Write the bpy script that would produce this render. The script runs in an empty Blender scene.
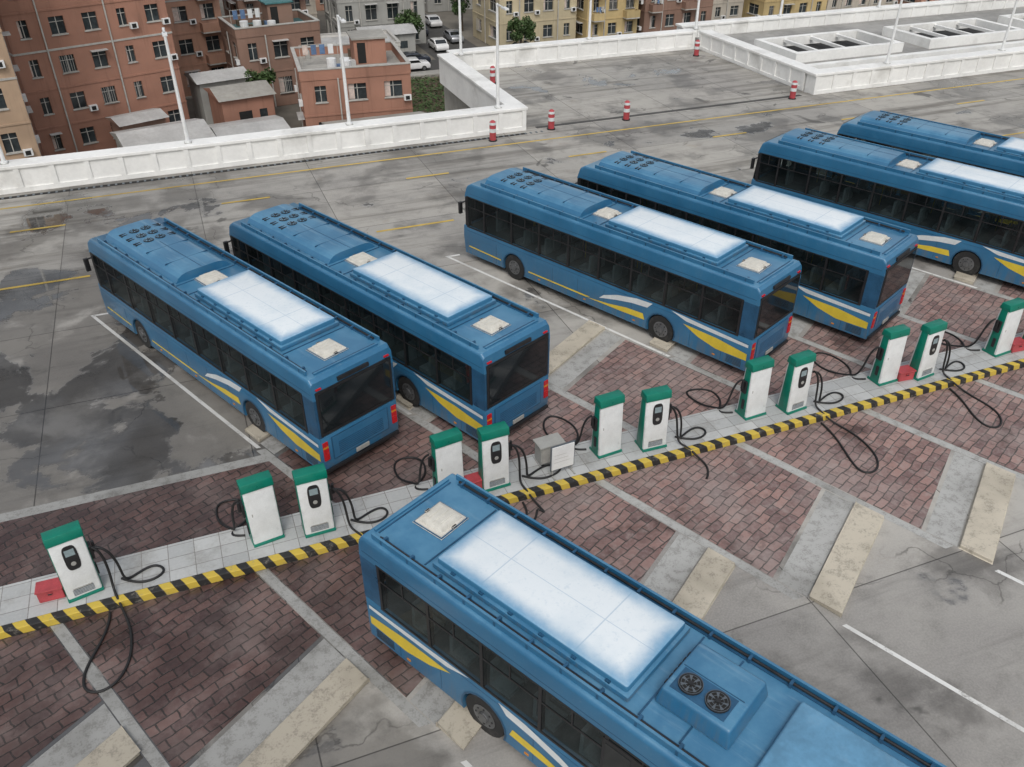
import bpy, bmesh, math, random
from mathutils import Vector, Matrix
random.seed(7)
R=math.radians
scene=bpy.context.scene
col=scene.collection

# ---------------------------------------------------------------- materials
class NB:
    def __init__(s,name):
        s.m=bpy.data.materials.new(name); s.m.use_nodes=True
        s.nt=s.m.node_tree; s.p=s.nt.nodes['Principled BSDF']
    def n(s,t,props=None,**inp):
        nd=s.nt.nodes.new(t)
        for k,v in (props or {}).items(): setattr(nd,k,v)
        for k,v in inp.items():
            key=int(k[1:]) if k[0]=='i' and k[1:].isdigit() else k.replace('_',' ')
            s.set(nd.inputs[key],v)
        return nd
    def set(s,sock,v):
        if isinstance(v,bpy.types.NodeSocket): s.nt.links.new(v,sock)
        else:
            if isinstance(v,tuple) and len(v)==3 and sock.type=='RGBA': v=(*v,1)
            sock.default_value=v
    def math(s,op,a,b=0.0,clamp=False):
        nd=s.n('ShaderNodeMath',{'operation':op,'use_clamp':clamp},i0=a,i1=b); return nd.outputs[0]
    def mix(s,f,a,b,bt='MIX'):
        nd=s.n('ShaderNodeMixRGB',{'blend_type':bt},Fac=f,Color1=a,Color2=b); return nd.outputs[0]
    def mr(s,v,a,b,c=0.0,d=1.0,smooth=True):
        nd=s.n('ShaderNodeMapRange',{'interpolation_type':'SMOOTHSTEP' if smooth else 'LINEAR'})
        s.set(nd.inputs[0],v)
        for i,x in enumerate((a,b,c,d)): nd.inputs[i+1].default_value=x
        return nd.outputs[0]
    def noise(s,vec,scale,detail=4,rough=.55,dist=0.0):
        nd=s.n('ShaderNodeTexNoise',None,Vector=vec,Scale=scale,Detail=detail,Roughness=rough,Distortion=dist); return nd.outputs[0]
    def pos(s): return s.n('ShaderNodeNewGeometry').outputs['Position']
    def obj(s): return s.n('ShaderNodeTexCoord').outputs['Object']
    def gen(s): return s.n('ShaderNodeTexCoord').outputs['Generated']
    def sep(s,v): return s.n('ShaderNodeSeparateXYZ',None,i0=v).outputs
    def out(s,color=None,rough=None,bump=None,bs=.3,bd=.01,**kw):
        if color is not None: s.set(s.p.inputs['Base Color'],color)
        if rough is not None: s.set(s.p.inputs['Roughness'],rough)
        if bump is not None:
            b=s.n('ShaderNodeBump',None,Height=bump,Strength=bs,Distance=bd); s.nt.links.new(b.outputs[0],s.p.inputs['Normal'])
        for k,v in kw.items(): s.set(s.p.inputs[k.replace('_',' ')],v)
        return s.m

def simple(name,c,rough=.6,var=.25,scale=3,metal=0,dirt=None,coat=0):
    b=NB(name); o=b.obj()
    n1=b.noise(o,scale,4); n2=b.noise(o,scale*9,2)
    v=b.math('ADD',b.math('MULTIPLY',n1,.7),b.math('MULTIPLY',n2,.3))
    k=b.mr(v,.3,.7)
    c1=tuple(x*(1-var) for x in c); c2=tuple(min(1,x*(1+var*.6)) for x in c)
    colr=b.mix(k,c1,c2)
    if dirt:
        d=b.mr(b.noise(o,scale*.6,6,.7),.5,.75); colr=b.mix(b.math('MULTIPLY',d,.6),colr,dirt)
    return b.out(colr,b.mr(n1,.2,.8,max(.03,rough-.1),rough+.12),Metallic=metal,Coat_Weight=coat)

M={}
def concrete_ground():
    b=NB('deck_concrete'); P=b.pos(); s=b.sep(P)
    a=b.noise(P,.13,6,.6,.3); c=b.noise(P,1.1,6,.65); f=b.noise(P,22,3,.6)
    base=b.mix(b.mr(a,.35,.65),(.27,.26,.25),(.44,.425,.395))
    base=b.mix(b.mr(s[1],28,36,0,.5),base,(.31,.30,.275))
    base=b.mix(b.math('MULTIPLY',b.mr(c,.45,.75),.6),base,(.17,.165,.155))
    base=b.mix(b.math('MULTIPLY',b.mr(f,.3,.7),.28),base,(.50,.48,.44))
    st=b.n('ShaderNodeMapping',None,Vector=P); st.inputs['Rotation'].default_value=(0,0,R(-65)); st.inputs['Scale'].default_value=(.12,1.6,1)
    sn=b.noise(st.outputs[0],1.0,5,.7); base=b.mix(b.math('MULTIPLY',b.mr(sn,.5,.75),.40),base,(.11,.105,.10))
    st2=b.n('ShaderNodeMapping',None,Vector=P); st2.inputs['Scale'].default_value=(.06,.8,1)
    sn2=b.noise(st2.outputs[0],1.0,5,.7); base=b.mix(b.math('MULTIPLY',b.math('MULTIPLY',b.mr(sn2,.48,.68),.75),b.mr(s[1],30,33)),base,(.12,.11,.095))
    rs=b.noise(P,.5,6,.75,.3); base=b.mix(b.math('MULTIPLY',b.mr(rs,.58,.72),.30),base,(.26,.20,.13))
    br=b.n('ShaderNodeTexBrick',{'offset':0.0},Vector=P,Scale=1.0,Mortar_Size=.018,Mortar_Smooth=.3,Brick_Width=5.6,Row_Height=4.9,Color1=(.86,.86,.86),Color2=(1.06,1.05,1.03),Mortar=(.9,.9,.9))
    j=br.outputs['Fac']
    base=b.mix(1.0,base,br.outputs['Color'],'MULTIPLY')
    base=b.mix(b.math('MULTIPLY',j,.75),base,(.06,.055,.05))
    dv=b.n('ShaderNodeVectorMath',{'operation':'ADD'},i0=P); nz=b.n('ShaderNodeTexNoise',None,Vector=P,Scale=.8,Detail=5)
    sc=b.n('ShaderNodeVectorMath',{'operation':'SCALE'},i0=nz.outputs['Color']); sc.inputs['Scale'].default_value=1.6
    b.nt.links.new(sc.outputs[0],dv.inputs[1])
    vo=b.n('ShaderNodeTexVoronoi',{'feature':'DISTANCE_TO_EDGE'},Vector=dv.outputs[0],Scale=.16)
    ck=b.math('MULTIPLY',b.mr(vo.outputs[0],.006,.0,0,1),b.mr(b.noise(P,.3,2),.45,.55))
    base=b.mix(b.math('MULTIPLY',ck,.55),base,(.05,.045,.04))
    # damp: broad, multi-scale, much stronger on the low left part of the deck
    left=b.math('MULTIPLY',b.mr(s[0],6.0,-3.0,0,1),b.mr(s[1],36,30,.35,1))
    d1=b.noise(P,.30,8,.60,.25)
    damp=b.mr(b.math('ADD',d1,b.math('MULTIPLY',left,.14)),.50,.62,0,.75)
    base=b.mix(damp,base,b.mix(1.0,base,(.42,.41,.40),'MULTIPLY'))
    lw=b.math('MULTIPLY',left,.45); base=b.mix(lw,base,b.mix(1.0,base,(.50,.50,.51),'MULTIPLY'))
    ob=b.mr(b.noise(P,.42,4,.6,.6),.64,.70,0,.75); base=b.mix(ob,base,(.075,.072,.067))
    # standing water
    w=b.mr(b.math('ADD',b.noise(P,.24,7,.58,.35),b.math('MULTIPLY',left,.13)),.60,.645)
    base=b.mix(w,base,b.mix(1.0,base,(.42,.42,.43),'MULTIPLY'))
    ro=b.mix(w,b.mix(damp,(.75,.75,.75),(.36,.36,.36)),(.03,.03,.03))
    hb=b.math('MULTIPLY',b.math('ADD',f,b.math('MULTIPLY',j,-1.5)),b.math('SUBTRACT',1.0,w))
    b.set(b.p.inputs['Specular IOR Level'],b.math('ADD',.45,b.math('MULTIPLY',w,.55)))
    return b.out(base,ro,hb,.35,.008)
M['deck']=concrete_ground()
def pavers():
    b=NB('brick_pavers'); P=b.pos(); s=b.sep(P)
    mp=b.n('ShaderNodeMapping',None,Vector=P); mp.inputs['Rotation'].default_value=(0,0,R(-24.5))
    wv=b.n('ShaderNodeTexNoise',None,Vector=P,Scale=1.3,Detail=3)
    wadd=b.n('ShaderNodeVectorMath',{'operation':'MULTIPLY_ADD'},i0=wv.outputs['Color'],i1=(.22,.22,0),i2=mp.outputs[0])
    br=b.n('ShaderNodeTexBrick',{'squash':1.0},Vector=wadd.outputs[0],Scale=1.0,Mortar_Size=.018,Mortar_Smooth=.3,Brick_Width=.44,Row_Height=.24,Bias=0.0,Color1=(.33,.20,.175),Color2=(.15,.09,.087),Mortar=(.07,.06,.055))
    c=br.outputs['Color']; n1=b.noise(P,.5,6,.6); n2=b.noise(P,9,4,.6); n4=b.noise(P,2.6,4,.65)
    c=b.mix(b.math('MULTIPLY',b.mr(n1,.40,.68),.6),c,(.30,.255,.24))
    c=b.mix(b.mr(n4,.52,.68,0,.45),c,(.34,.29,.27))
    c=b.mix(b.mr(n4,.46,.34,0,.45),c,(.10,.07,.065))
    c=b.mix(b.math('MULTIPLY',b.mr(n2,.4,.75),.35),c,(.38,.30,.28))
    mort=br.outputs['Fac']; c=b.mix(b.math('MULTIPLY',mort,b.mr(n4,.35,.6,.8,.4)),c,(.06,.053,.047))
    wl=b.mr(s[0],-1,10,1,0); w=b.math('MULTIPLY',wl,b.mr(b.noise(P,.6,4),.3,.6,.6,1))
    w=b.math('MAXIMUM',w,b.mr(b.noise(P,.35,5,.65,.4),.55,.68,0,.7))
    c=b.mix(w,c,b.mix(1.0,c,(.25,.21,.20),'MULTIPLY'))
    ro=b.mix(b.math('MULTIPLY',w,wl),(.7,.7,.7),(.20,.20,.20))
    return b.out(c,ro,b.math('SUBTRACT',b.math('MULTIPLY',n2,.5),mort),.7,.012)
M['pavers']=pavers()
def tiles():
    b=NB('island_tiles'); P=b.pos()
    br=b.n('ShaderNodeTexBrick',{'offset':0.0},Vector=P,Scale=1.0,Mortar_Size=.010,Mortar_Smooth=.2,Brick_Width=.6,Row_Height=.42,Color1=(.36,.37,.37),Color2=(.48,.49,.485),Mortar=(.20,.19,.18))
    c=br.outputs['Color']; c=b.mix(b.mr(b.noise(P,1.2,6,.7),.45,.75,0,.7),c,(.22,.21,.19))
    c=b.mix(b.mr(b.noise(P,15,3),.4,.8,0,.3),c,(.55,.55,.52))
    return b.out(c,.6,b.math('MULTIPLY',br.outputs['Fac'],-1),.5,.008)
M['tiles']=tiles()
def hazard():
    b=NB('hazard_kerb_paint'); P=b.pos(); s=b.sep(P)
    t=b.math('ADD',s[0],b.math('MULTIPLY',s[2],.35)); t=b.math('ADD',t,b.math('MULTIPLY',s[1],.5))
    t=b.math('ADD',t,b.math('MULTIPLY',b.noise(P,1.5,2),.12))
    fr=b.math('FRACT',b.math('DIVIDE',t,.50)); k=b.mr(fr,.47,.50,smooth=False)
    c=b.mix(k,(.022,.022,.022),(.56,.41,.06))
    wn=b.noise(P,5,6,.75); c=b.mix(b.mr(wn,.53,.68,0,.8),c,(.22,.2,.17))
    return b.out(c,.6,wn,.2,.01)
M['hazard']=hazard()
def worn(name,c,c2,th=.55):
    b=NB(name); P=b.pos(); n=b.noise(P,4,6,.75); n2=b.noise(P,25,3,.6); n3=b.noise(P,.5,3,.6)
    k=b.mr(b.math('ADD',b.math('MULTIPLY',n,.7),b.math('MULTIPLY',n2,.3)),th-.05,th+.08)
    c_=b.mix(k,c,c2); c_=b.mix(b.mr(n3,.45,.7,0,.5),c_,b.mix(1.0,c_,(.45,.44,.42),'MULTIPLY'))
    wl=b.mr(b.sep(P)[0],-3,9,.45,0); c_=b.mix(wl,c_,b.mix(1.0,c_,(.35,.35,.35),'MULTIPLY'))
    return b.out(c_,.65)
M['lwhite']=worn('line_white',(.72,.72,.70),(.40,.39,.37),.57)
M['lyellow']=worn('line_yellow',(.60,.42,.08),(.36,.29,.15),.58)
M['strip']=worn('concrete_strip',(.42,.42,.405),(.30,.295,.28),.52)
M['slab']=worn('concrete_slab',(.53,.48,.39),(.36,.325,.265),.54)
def blue():
    b=NB('bus_blue_paint'); o=b.obj(); g=b.n('ShaderNodeNewGeometry'); up=b.sep(g.outputs['Normal'])[2]
    n1=b.noise(g.outputs['Position'],.7,5,.65); n2=b.noise(g.outputs['Position'],14,4,.6)
    c=b.mix(b.mr(n1,.35,.7),(.024,.130,.255),(.034,.160,.30))
    st=b.n('ShaderNodeMapping',None,Vector=o); st.inputs['Scale'].default_value=(.8,5,.35)
    sk=b.noise(st.outputs[0],1.5,5,.7)
    side=b.mr(up,.5,.1); z=b.sep(o)[2]
    low=b.mr(z,1.1,.3,.05,.5)
    c=b.mix(b.math('MULTIPLY',b.math('MULTIPLY',side,b.mr(sk,.4,.7)),low),c,(.14,.135,.12))
    dust_sheen=b.math('MULTIPLY',b.mr(up,.6,.95),b.mr(n1,.38,.70,.16,.48))  # roof dust, strengthened so upward faces also carry painted sky reflection
    c=b.mix(dust_sheen,c,(.14,.32,.46))
    # chalky run marks on the roof
    s2=b.n('ShaderNodeMapping',None,Vector=o); s2.inputs['Scale'].default_value=(4,.35,1)
    c=b.mix(b.math('MULTIPLY',b.mr(up,.6,.95),b.mr(b.noise(s2.outputs[0],1.3,5,.7),.52,.75,0,.35)),c,(.28,.42,.52))
    c=b.mix(b.math('MULTIPLY',b.mr(n2,.58,.8),.2),c,(.22,.30,.36))
    return b.out(c,b.mr(n1,.3,.7,.28,.42),Coat_Weight=.3,Coat_Roughness=.12)
M['blue']=blue()
M['blue2']=simple('bus_blue_trim',(.02,.085,.17),.35,.3,2)
M['blue3']=simple('bus_cover_light_blue',(.12,.29,.45),.4,.25,1.2,dirt=(.3,.42,.5))
M['white_p']=simple('bus_white_paint',(.66,.69,.70),.4,.12,2)
M['yellow_p']=simple('bus_yellow_paint',(.70,.52,.05),.4,.12,2)
M['black']=simple('black_plastic',(.018,.018,.02),.45,.3,4)
M['rubber']=simple('tyre_rubber',(.02,.02,.02),.85,.4,5,dirt=(.09,.085,.08))
M['hub']=simple('wheel_hub',(.16,.165,.17),.5,.3,6,metal=.5)
M['red']=simple('red_lens',(.50,.015,.02),.2,.1,4)
M['amber']=simple('amber_lens',(.6,.22,.02),.2,.1,4)
M['hatch']=simple('hatch_plastic',(.62,.60,.54),.5,.15,4,dirt=(.33,.30,.25))
M['interior']=simple('bus_interior',(.12,.13,.135),.8,.3,3)
M['seat']=simple('bus_seat',(.28,.31,.33),.6,.3,3)
def glass():
    b=NB('bus_glass'); o=b.obj(); n=b.noise(o,1.2,3)
    b.out(b.mix(b.mr(n,.3,.7),(.006,.009,.010),(.02,.026,.028)),.04)
    b.set(b.p.inputs['Specular IOR Level'],.7)
    t=b.n('ShaderNodeBsdfTransparent',None,Color=(.50,.58,.58)); mx=b.nt.nodes.new('ShaderNodeMixShader')
    mx.inputs[0].default_value=.45; b.nt.links.new(t.outputs[0],mx.inputs[1]); b.nt.links.new(b.p.outputs[0],mx.inputs[2])
    b.nt.links.new(mx.outputs[0],b.nt.nodes['Material Output'].inputs[0]); return b.m
M['glass']=glass()
def battery():
    b=NB('sun_bleached_cover_paint'); g=b.gen(); s=b.sep(g); o=b.obj(); P=b.pos()
    ex=b.math('MULTIPLY',b.math('MINIMUM',s[0],b.math('SUBTRACT',1.0,s[0])),1.8)
    ey=b.math('MULTIPLY',b.math('MINIMUM',s[1],b.math('SUBTRACT',1.0,s[1])),4.3)
    e=b.math('MINIMUM',ex,ey); n=b.noise(P,2.2,6,.7); n2=b.noise(P,11,5,.7); n3=b.noise(P,.8,5,.65)
    v=b.math('ADD',e,b.math('MULTIPLY',b.math('SUBTRACT',n,.5),.30))
    k=b.mr(v,-.05,.40); c=b.mix(k,(.14,.32,.50),(.72,.77,.80))
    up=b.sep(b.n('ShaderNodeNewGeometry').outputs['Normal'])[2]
    c=b.mix(b.mr(n2,.52,.75,0,.35),c,(.38,.50,.60))
    c=b.mix(b.mr(n3,.45,.7,0,.30),c,(.45,.56,.64))
    gr=b.math('LESS_THAN',b.math('ABSOLUTE',b.math('SUBTRACT',b.math('FRACT',b.math('MULTIPLY',s[1],2.0)),.5)),.006)
    gx=b.math('LESS_THAN',b.math('ABSOLUTE',b.math('SUBTRACT',s[0],.5)),.005)
    c=b.mix(b.math('MULTIPLY',b.math('MAXIMUM',gr,gx),.4),c,(.2,.35,.5))
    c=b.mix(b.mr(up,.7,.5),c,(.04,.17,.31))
    return b.out(c,.5)
M['battery']=battery()
M['chg_white']=simple('charger_white',(.70,.72,.72),.35,.10,3,dirt=(.52,.51,.47))
M['chg_green']=simple('charger_green',(.0,.17,.115),.35,.15,3)
M['screen']=simple('charger_screen',(.25,.32,.34),.15,.2,8)
M['wall_white']=simple('parapet_white',(.80,.80,.78),.7,.10,.5,dirt=(.46,.45,.42))
M['rust_red']=simple('faded_red',(.42,.06,.07),.5,.25,3)
M['grey_box']=simple('grey_metal',(.36,.36,.34),.5,.15,3)
M['fan_grey']=simple('fan_blade_grey',(.10,.12,.14),.5,.15,3)
M['pole']=simple('pole_white',(.74,.75,.75),.4,.1,2)
M['asphalt']=simple('asphalt',(.075,.073,.07),.85,.3,.2)
M['terrain']=simple('urban_ground',(.17,.155,.13),.9,.4,.05,dirt=(.10,.11,.07))
M['roofc']=simple('roof_concrete',(.36,.35,.32),.85,.25,.25,dirt=(.13,.12,.11))
M['well']=simple('well_floor_grey',(.30,.295,.28),.85,.3,.2,dirt=(.12,.12,.11))
M['metalroof']=simple('metal_roof',(.48,.48,.47),.5,.2,.4,dirt=(.2,.18,.16))
M['dark']=simple('dark_void',(.015,.015,.015),.9,.2,1)
M['bglass']=simple('window_glass',(.04,.05,.055),.15,.6,.35)
M['frame']=simple('window_frame',(.45,.44,.41),.6,.2,2)
M['leaf']=simple('leaves',(.055,.10,.028),.7,.55,.8)
M['bark']=simple('bark',(.10,.075,.05),.9,.3,4)
M['soil']=simple('soil',(.12,.09,.06),.95,.3,1)
M['cable']=simple('cable_rubber',(.012,.012,.013),.55,.2,5)
M['carw']=simple('car_paint_white',(.75,.75,.75),.25,.05,1,coat=.5)
M['cars']=simple('car_paint_silver',(.35,.36,.38),.25,.05,1,metal=.4,coat=.5)
M['carb']=simple('car_paint_dark',(.03,.035,.05),.25,.05,1,coat=.5)
M['teal']=simple('teal_sheet',(.07,.20,.21),.5,.25,.5,dirt=(.25,.24,.22))
M['cloth1']=simple('laundry_blue',(.12,.2,.35),.9,.3,2); M['cloth2']=simple('laundry_pale',(.6,.5,.45),.9,.3,2)
b=NB('bus_rear_glass'); M['glassd']=b.out((.012,.015,.017),.06,Specular_IOR_Level=.7)

# ---------------------------------------------------------------- mesh builder
class MB:
    def __init__(s): s.v=[];s.f=[];s.mi=[];s.mats=[]
    def m(s,k):
        if k not in s.mats: s.mats.append(k)
        return s.mats.index(k)
    def poly(s,pts,mat):
        i=len(s.v); s.v+= [tuple(p) for p in pts]; s.f.append(tuple(range(i,i+len(pts)))); s.mi.append(s.m(mat))
    def box(s,x0,y0,z0,x1,y1,z1,mat,tx=0,ty=0):
        i=len(s.v)
        s.v+=[(x0,y0,z0),(x1,y0,z0),(x1,y1,z0),(x0,y1,z0),(x0+tx,y0+ty,z1),(x1-tx,y0+ty,z1),(x1-tx,y1-ty,z1),(x0+tx,y1-ty,z1)]
        for f in ((3,2,1,0),(4,5,6,7),(0,1,5,4),(1,2,6,5),(2,3,7,6),(3,0,4,7)):
            s.f.append(tuple(i+a for a in f)); s.mi.append(s.m(mat))
    def cyl(s,c,r,h,mat,axis='z',n=20,r2=None):
        r2=r if r2 is None else r2; i=len(s.v)
        for k,(rr,hh) in enumerate(((r,0),(r2,h))):
            for j in range(n):
                a=2*math.pi*j/n; p=(rr*math.cos(a),rr*math.sin(a),hh)
                if axis=='x': p=(p[2],p[0],p[1])
                elif axis=='y': p=(p[1],p[2],p[0])
                s.v.append((c[0]+p[0],c[1]+p[1],c[2]+p[2]))
        for j in range(n):
            s.f.append((i+j,i+(j+1)%n,i+n+(j+1)%n,i+n+j)); s.mi.append(s.m(mat))
        s.f.append(tuple(i+n-1-j for j in range(n))); s.mi.append(s.m(mat))
        s.f.append(tuple(i+n+j for j in range(n))); s.mi.append(s.m(mat))
    def prism(s,prof,x0,x1,mat):
        i=len(s.v); n=len(prof)
        s.v+=[(x0,y,z) for y,z in prof]+[(x1,y,z) for y,z in prof]
        for j in range(n):
            s.f.append((i+j,i+n+j,i+n+(j+1)%n,i+(j+1)%n)); s.mi.append(s.m(mat))
        s.f.append(tuple(i+n-1-j for j in range(n))[::1]); s.mi.append(s.m(mat))
        s.f.append(tuple(i+n+j for j in range(n))); s.mi.append(s.m(mat))
    def mesh(s,name):
        me=bpy.data.meshes.new(name); me.from_pydata(s.v,[],s.f)
        for k in s.mats: me.materials.append(M[k])
        me.polygons.foreach_set('material_index',s.mi); me.update()
        bm=bmesh.new(); bm.from_mesh(me); bmesh.ops.recalc_face_normals(bm,faces=bm.faces); bm.to_mesh(me); bm.free()
        return me
def bevel(me,w,seg=2,ang=35,sel=None):
    bm=bmesh.new(); bm.from_mesh(me)
    es=[e for e in bm.edges if len(e.link_faces)==2 and e.calc_face_angle(0)>R(ang) and (sel is None or sel(e))]
    bmesh.ops.bevel(bm,geom=es,offset=w,segments=seg,affect='EDGES',profile=.5,clamp_overlap=True)
    bm.to_mesh(me); bm.free()
    return me
def smooth(me,ang=35):
    for p in me.polygons: p.use_smooth=True
    try: me.set_sharp_from_angle(angle=R(ang))
    except Exception: pass
    return me
def obj(name,me,parent=None,loc=(0,0,0),rz=0,rx=0):
    o=bpy.data.objects.new(name,me); col.objects.link(o); o.location=loc; o.rotation_euler=(rx,0,rz)
    if parent: o.parent=parent
    return o
def empty(name,loc=(0,0,0),rz=0):
    return obj(name,None,None,loc,rz)

# ---------------------------------------------------------------- deck & ground
T=math.tan(R(24.5))
mb=MB(); mb.box(-3000,-3000,-13,3000,3000,-12.05,'terrain'); obj('ground',mb.mesh('ground'))
mb=MB()
for (x0,y0,x1,y1) in ((-70,-60,120,44.8),(18.3,44.8,37.9,58.3)):
    mb.poly([(x0,y0,0),(x1,y0,0),(x1,y1,0),(x0,y1,0)],'deck')
obj('parking_deck',mb.mesh('deck'))
mb=MB()
mb.box(-70,45.2,-12,18.1,45.4,-.02,'roofc'); mb.box(17.9,45.4,-12,18.1,58.9,-.02,'roofc'); mb.box(18.1,58.9,-12,120,59.1,-.02,'roofc')
obj('retaining_wall',mb.mesh('retaining'))

def LU(k,y): return .18+4.45*k-(y-20.2)*T
def LL(k,y): return -.25+4.47*k+(15.1-y)*T
mb=MB(); st=MB(); pl=MB()
slabs=[]
g=.16
mb.poly([(-60,16.9,.004),(LU(0,16.9)-.13,16.9,.004),(LU(0,19.5)-.13,19.5,.004),(-60,19.5,.004)],'pavers')
st.poly([(-60,19.5,.0045),(LU(0,19.5)-.13,19.5,.0045),(LU(0,19.85)-.13,19.85,.0045),(-60,19.85,.0045)],'strip')
for k in range(-4,9):
    a,b_=k,k+1
    if k>=0:
        mb.poly([(LU(a,16.9)+g,16.9,.004),(LU(b_,16.9)-g,16.9,.004),(LU(b_,21.7)-g,21.7,.004),(LU(a,19.6)+g,19.6,.004)],'pavers')
        st.poly([(LU(a,19.75)+g,19.75,.005),(LU(b_,21.85)-g,21.85,.005),(LU(b_,22.5)-g,22.5,.005),(LU(a,20.4)+g,20.4,.005)],'strip')
        slabs.append([(LU(a,20.45)+g,20.45),(LU(b_,22.55)-g,22.55),(LU(b_,23.2)-g,23.2),(LU(a,21.1)+g,21.1)])
    mb.poly([(LL(a,15.4)+g,15.4,.004),(LL(a,10.75)+g,10.75,.004),(LL(b_,12.95)-g,12.95,.004),(LL(b_,15.4)-g,15.4,.004)],'pavers')
    st.poly([(LL(a,10.65)+g,10.65,.005),(LL(a,9.95)+g,9.95,.005),(LL(b_,12.15)-g,12.15,.005),(LL(b_,12.85)-g,12.85,.005)],'strip')
    slabs.append([(LL(a,9.9)+g,9.9),(LL(a,9.2)+g,9.2),(LL(b_,11.4)-g,11.4),(LL(b_,12.1)-g,12.1)])
    w=.06
    for f,y0,y1 in ((LU,20.2,30.2),(LL,9.0,-1.0)):
        if k==-4 or (f is LU and k<0): continue
        pl.poly([(f(k,y0)-w,y0,.008),(f(k,y0)+w,y0,.008),(f(k,y1)+w,y1,.008),(f(k,y1)-w,y1,.008)],'lwhite')
        if f is LU: pl.poly([(f(k,y1)+w+.003,y1-.12,.008),(f(k,y1)+.55,y1-.12,.008),(f(k,y1)+.55,y1,.008),(f(k,y1)+w+.003,y1,.008)],'lwhite')
    for f,y0,y1 in ((LU,16.9,20.1),(LL,15.4,10.0)):
        if f is LU and k<0: continue
        st.poly([(f(k,y0)-.13,y0,.005),(f(k,y0)+.13,y0,.005),(f(k,y1)+.13,y1,.005),(f(k,y1)-.13,y1,.005)],'strip')
obj('brick_paving',mb.mesh('paving')); obj('concrete_paving',st.mesh('strips'))
def dash(x0,x1,y,w=.075): pl.poly([(x0,y-w,.008),(x1,y-w,.008),(x1,y+w,.008),(x0,y+w,.008)],'lyellow')
dash(-40,-15,33.6); dash(-12.5,-4.5,33.6)
for i in range(0,10): dash(6.9+i*11.4,10.4+i*11.4,33.6)
for i in range(-3,12): dash(1+i*8.8,3.2+i*8.8,39.3)
dash(-70,110,42.3,.07)
obj('road_marking',pl.mesh('markings'))
for q in slabs:
    m2=MB(); n=len(q); h=.11
    m2.poly([(x,y,h) for x,y in q],'slab')
    for i in range(4):
        a,b_=q[i],q[(i+1)%4]; m2.poly([(a[0],a[1],0),(b_[0],b_[1],0),(b_[0],b_[1],h),(a[0],a[1],h)],'slab')
    m2.poly([(x,y,.001) for x,y in q][::-1],'slab')
    me=m2.mesh('wheel_stop'); bm=bmesh.new(); bm.from_mesh(me); bmesh.ops.remove_doubles(bm,verts=bm.verts,dist=.002); bm.to_mesh(me); bm.free()
    obj('wheel_stop_slab',bevel(me,.02,2))
e=empty('charging_island')
mb=MB(); mb.box(-70,15.62,.0,110,16.88,.2,'tiles'); obj('island_top',mb.mesh('isl'),e)
mb=MB(); mb.box(-70,15.4,.0,110,15.617,.205,'hazard'); obj('hazard_kerb',bevel(mb.mesh('kerb'),.02,2),e)
mb=MB(); mb.box(-70,43.55,.002,18,43.8,.012,'dark'); mb.box(18.9,44.3,.002,37.2,44.6,.014,'asphalt')
for i in range(240): mb.box(-60+i*.33,43.56,.012,-59.9+i*.33,43.79,.02,'fan_grey')
obj('drain_grating',mb.mesh('drain'))

# ---------------------------------------------------------------- parapet walls
def wallseg(name,p0,p1,inn):
    L=math.hypot(p1[0]-p0[0],p1[1]-p0[1]); rz=math.atan2(p1[1]-p0[1],p1[0]-p0[0])
    e=empty(name,(p0[0],p0[1],0),rz)
    t=.85*inn; lo,hi=min(0,t),max(0,t)
    m=MB(); m.box(0,lo,-.6,L,hi,1.12,'wall_white'); obj('body',m.mesh('w'),e)
    m=MB(); m.box(-.1,lo-.09,1.123,L+.1,hi+.09,1.29,'wall_white'); obj('coping',bevel(m.mesh('w'),.03,2),e)
    m=MB()
    f0=(-.07,-.003) if inn>0 else (.003,.07)
    m.box(0,f0[0],0.0,L,f0[1],.22,'wall_white')
    n=max(1,int(L/1.5))
    for i in range(n+1):
        x=min(L-.12,max(.12,i*L/n)); m.box(x-.12,f0[0],.223,x+.12,f0[1],1.12,'wall_white')
    obj('pilasters',m.mesh('w'),e)
wallseg('parapet_wall',(-70,44.3),(18.2,44.3),1)
wallseg('parapet_wall',(18.2,45.3),(18.2,58.0),1)
wallseg('parapet_wall',(18.3,58.0),(37.6,58.0),1)
wallseg('parapet_wall',(38.0,45.3),(38.0,57.9),-1)
wallseg('parapet_wall',(38.0,44.3),(118,44.3),1)
wallseg('parapet_wall',(37.7,60.0),(118,60.0),1)
e=empty('skylight_roof')
m=MB(); m.box(38.9,45.2,-.3,118,59.95,.35,'well'); obj('slab',m.mesh('s'),e)
m=MB()
for x0 in (41,53,65,77,89):
    x1=x0+9.5; y0,y1=50.2,55.2
    m.box(x0,y0,.352,x1,y0+.45,1.0,'wall_white'); m.box(x0,y1-.45,.352,x1,y1,1.0,'wall_white')
    m.box(x0,y0+.452,.352,x0+.45,y1-.452,.998,'wall_white'); m.box(x1-.45,y0+.452,.352,x1,y1-.452,.998,'wall_white')
    m.box(x0+.45,y0+.45,.353,x1-.45,y1-.45,.36,'dark')
    for q in range(1,4): m.box(x0+q*2.4-.12,y0+.452,.7,x0+q*2.4+.12,y1-.452,.9,'wall_white')
m.box(39,47.4,.352,118,47.9,.9,'wall_white')
obj('upstands',m.mesh('s'),e)

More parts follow.
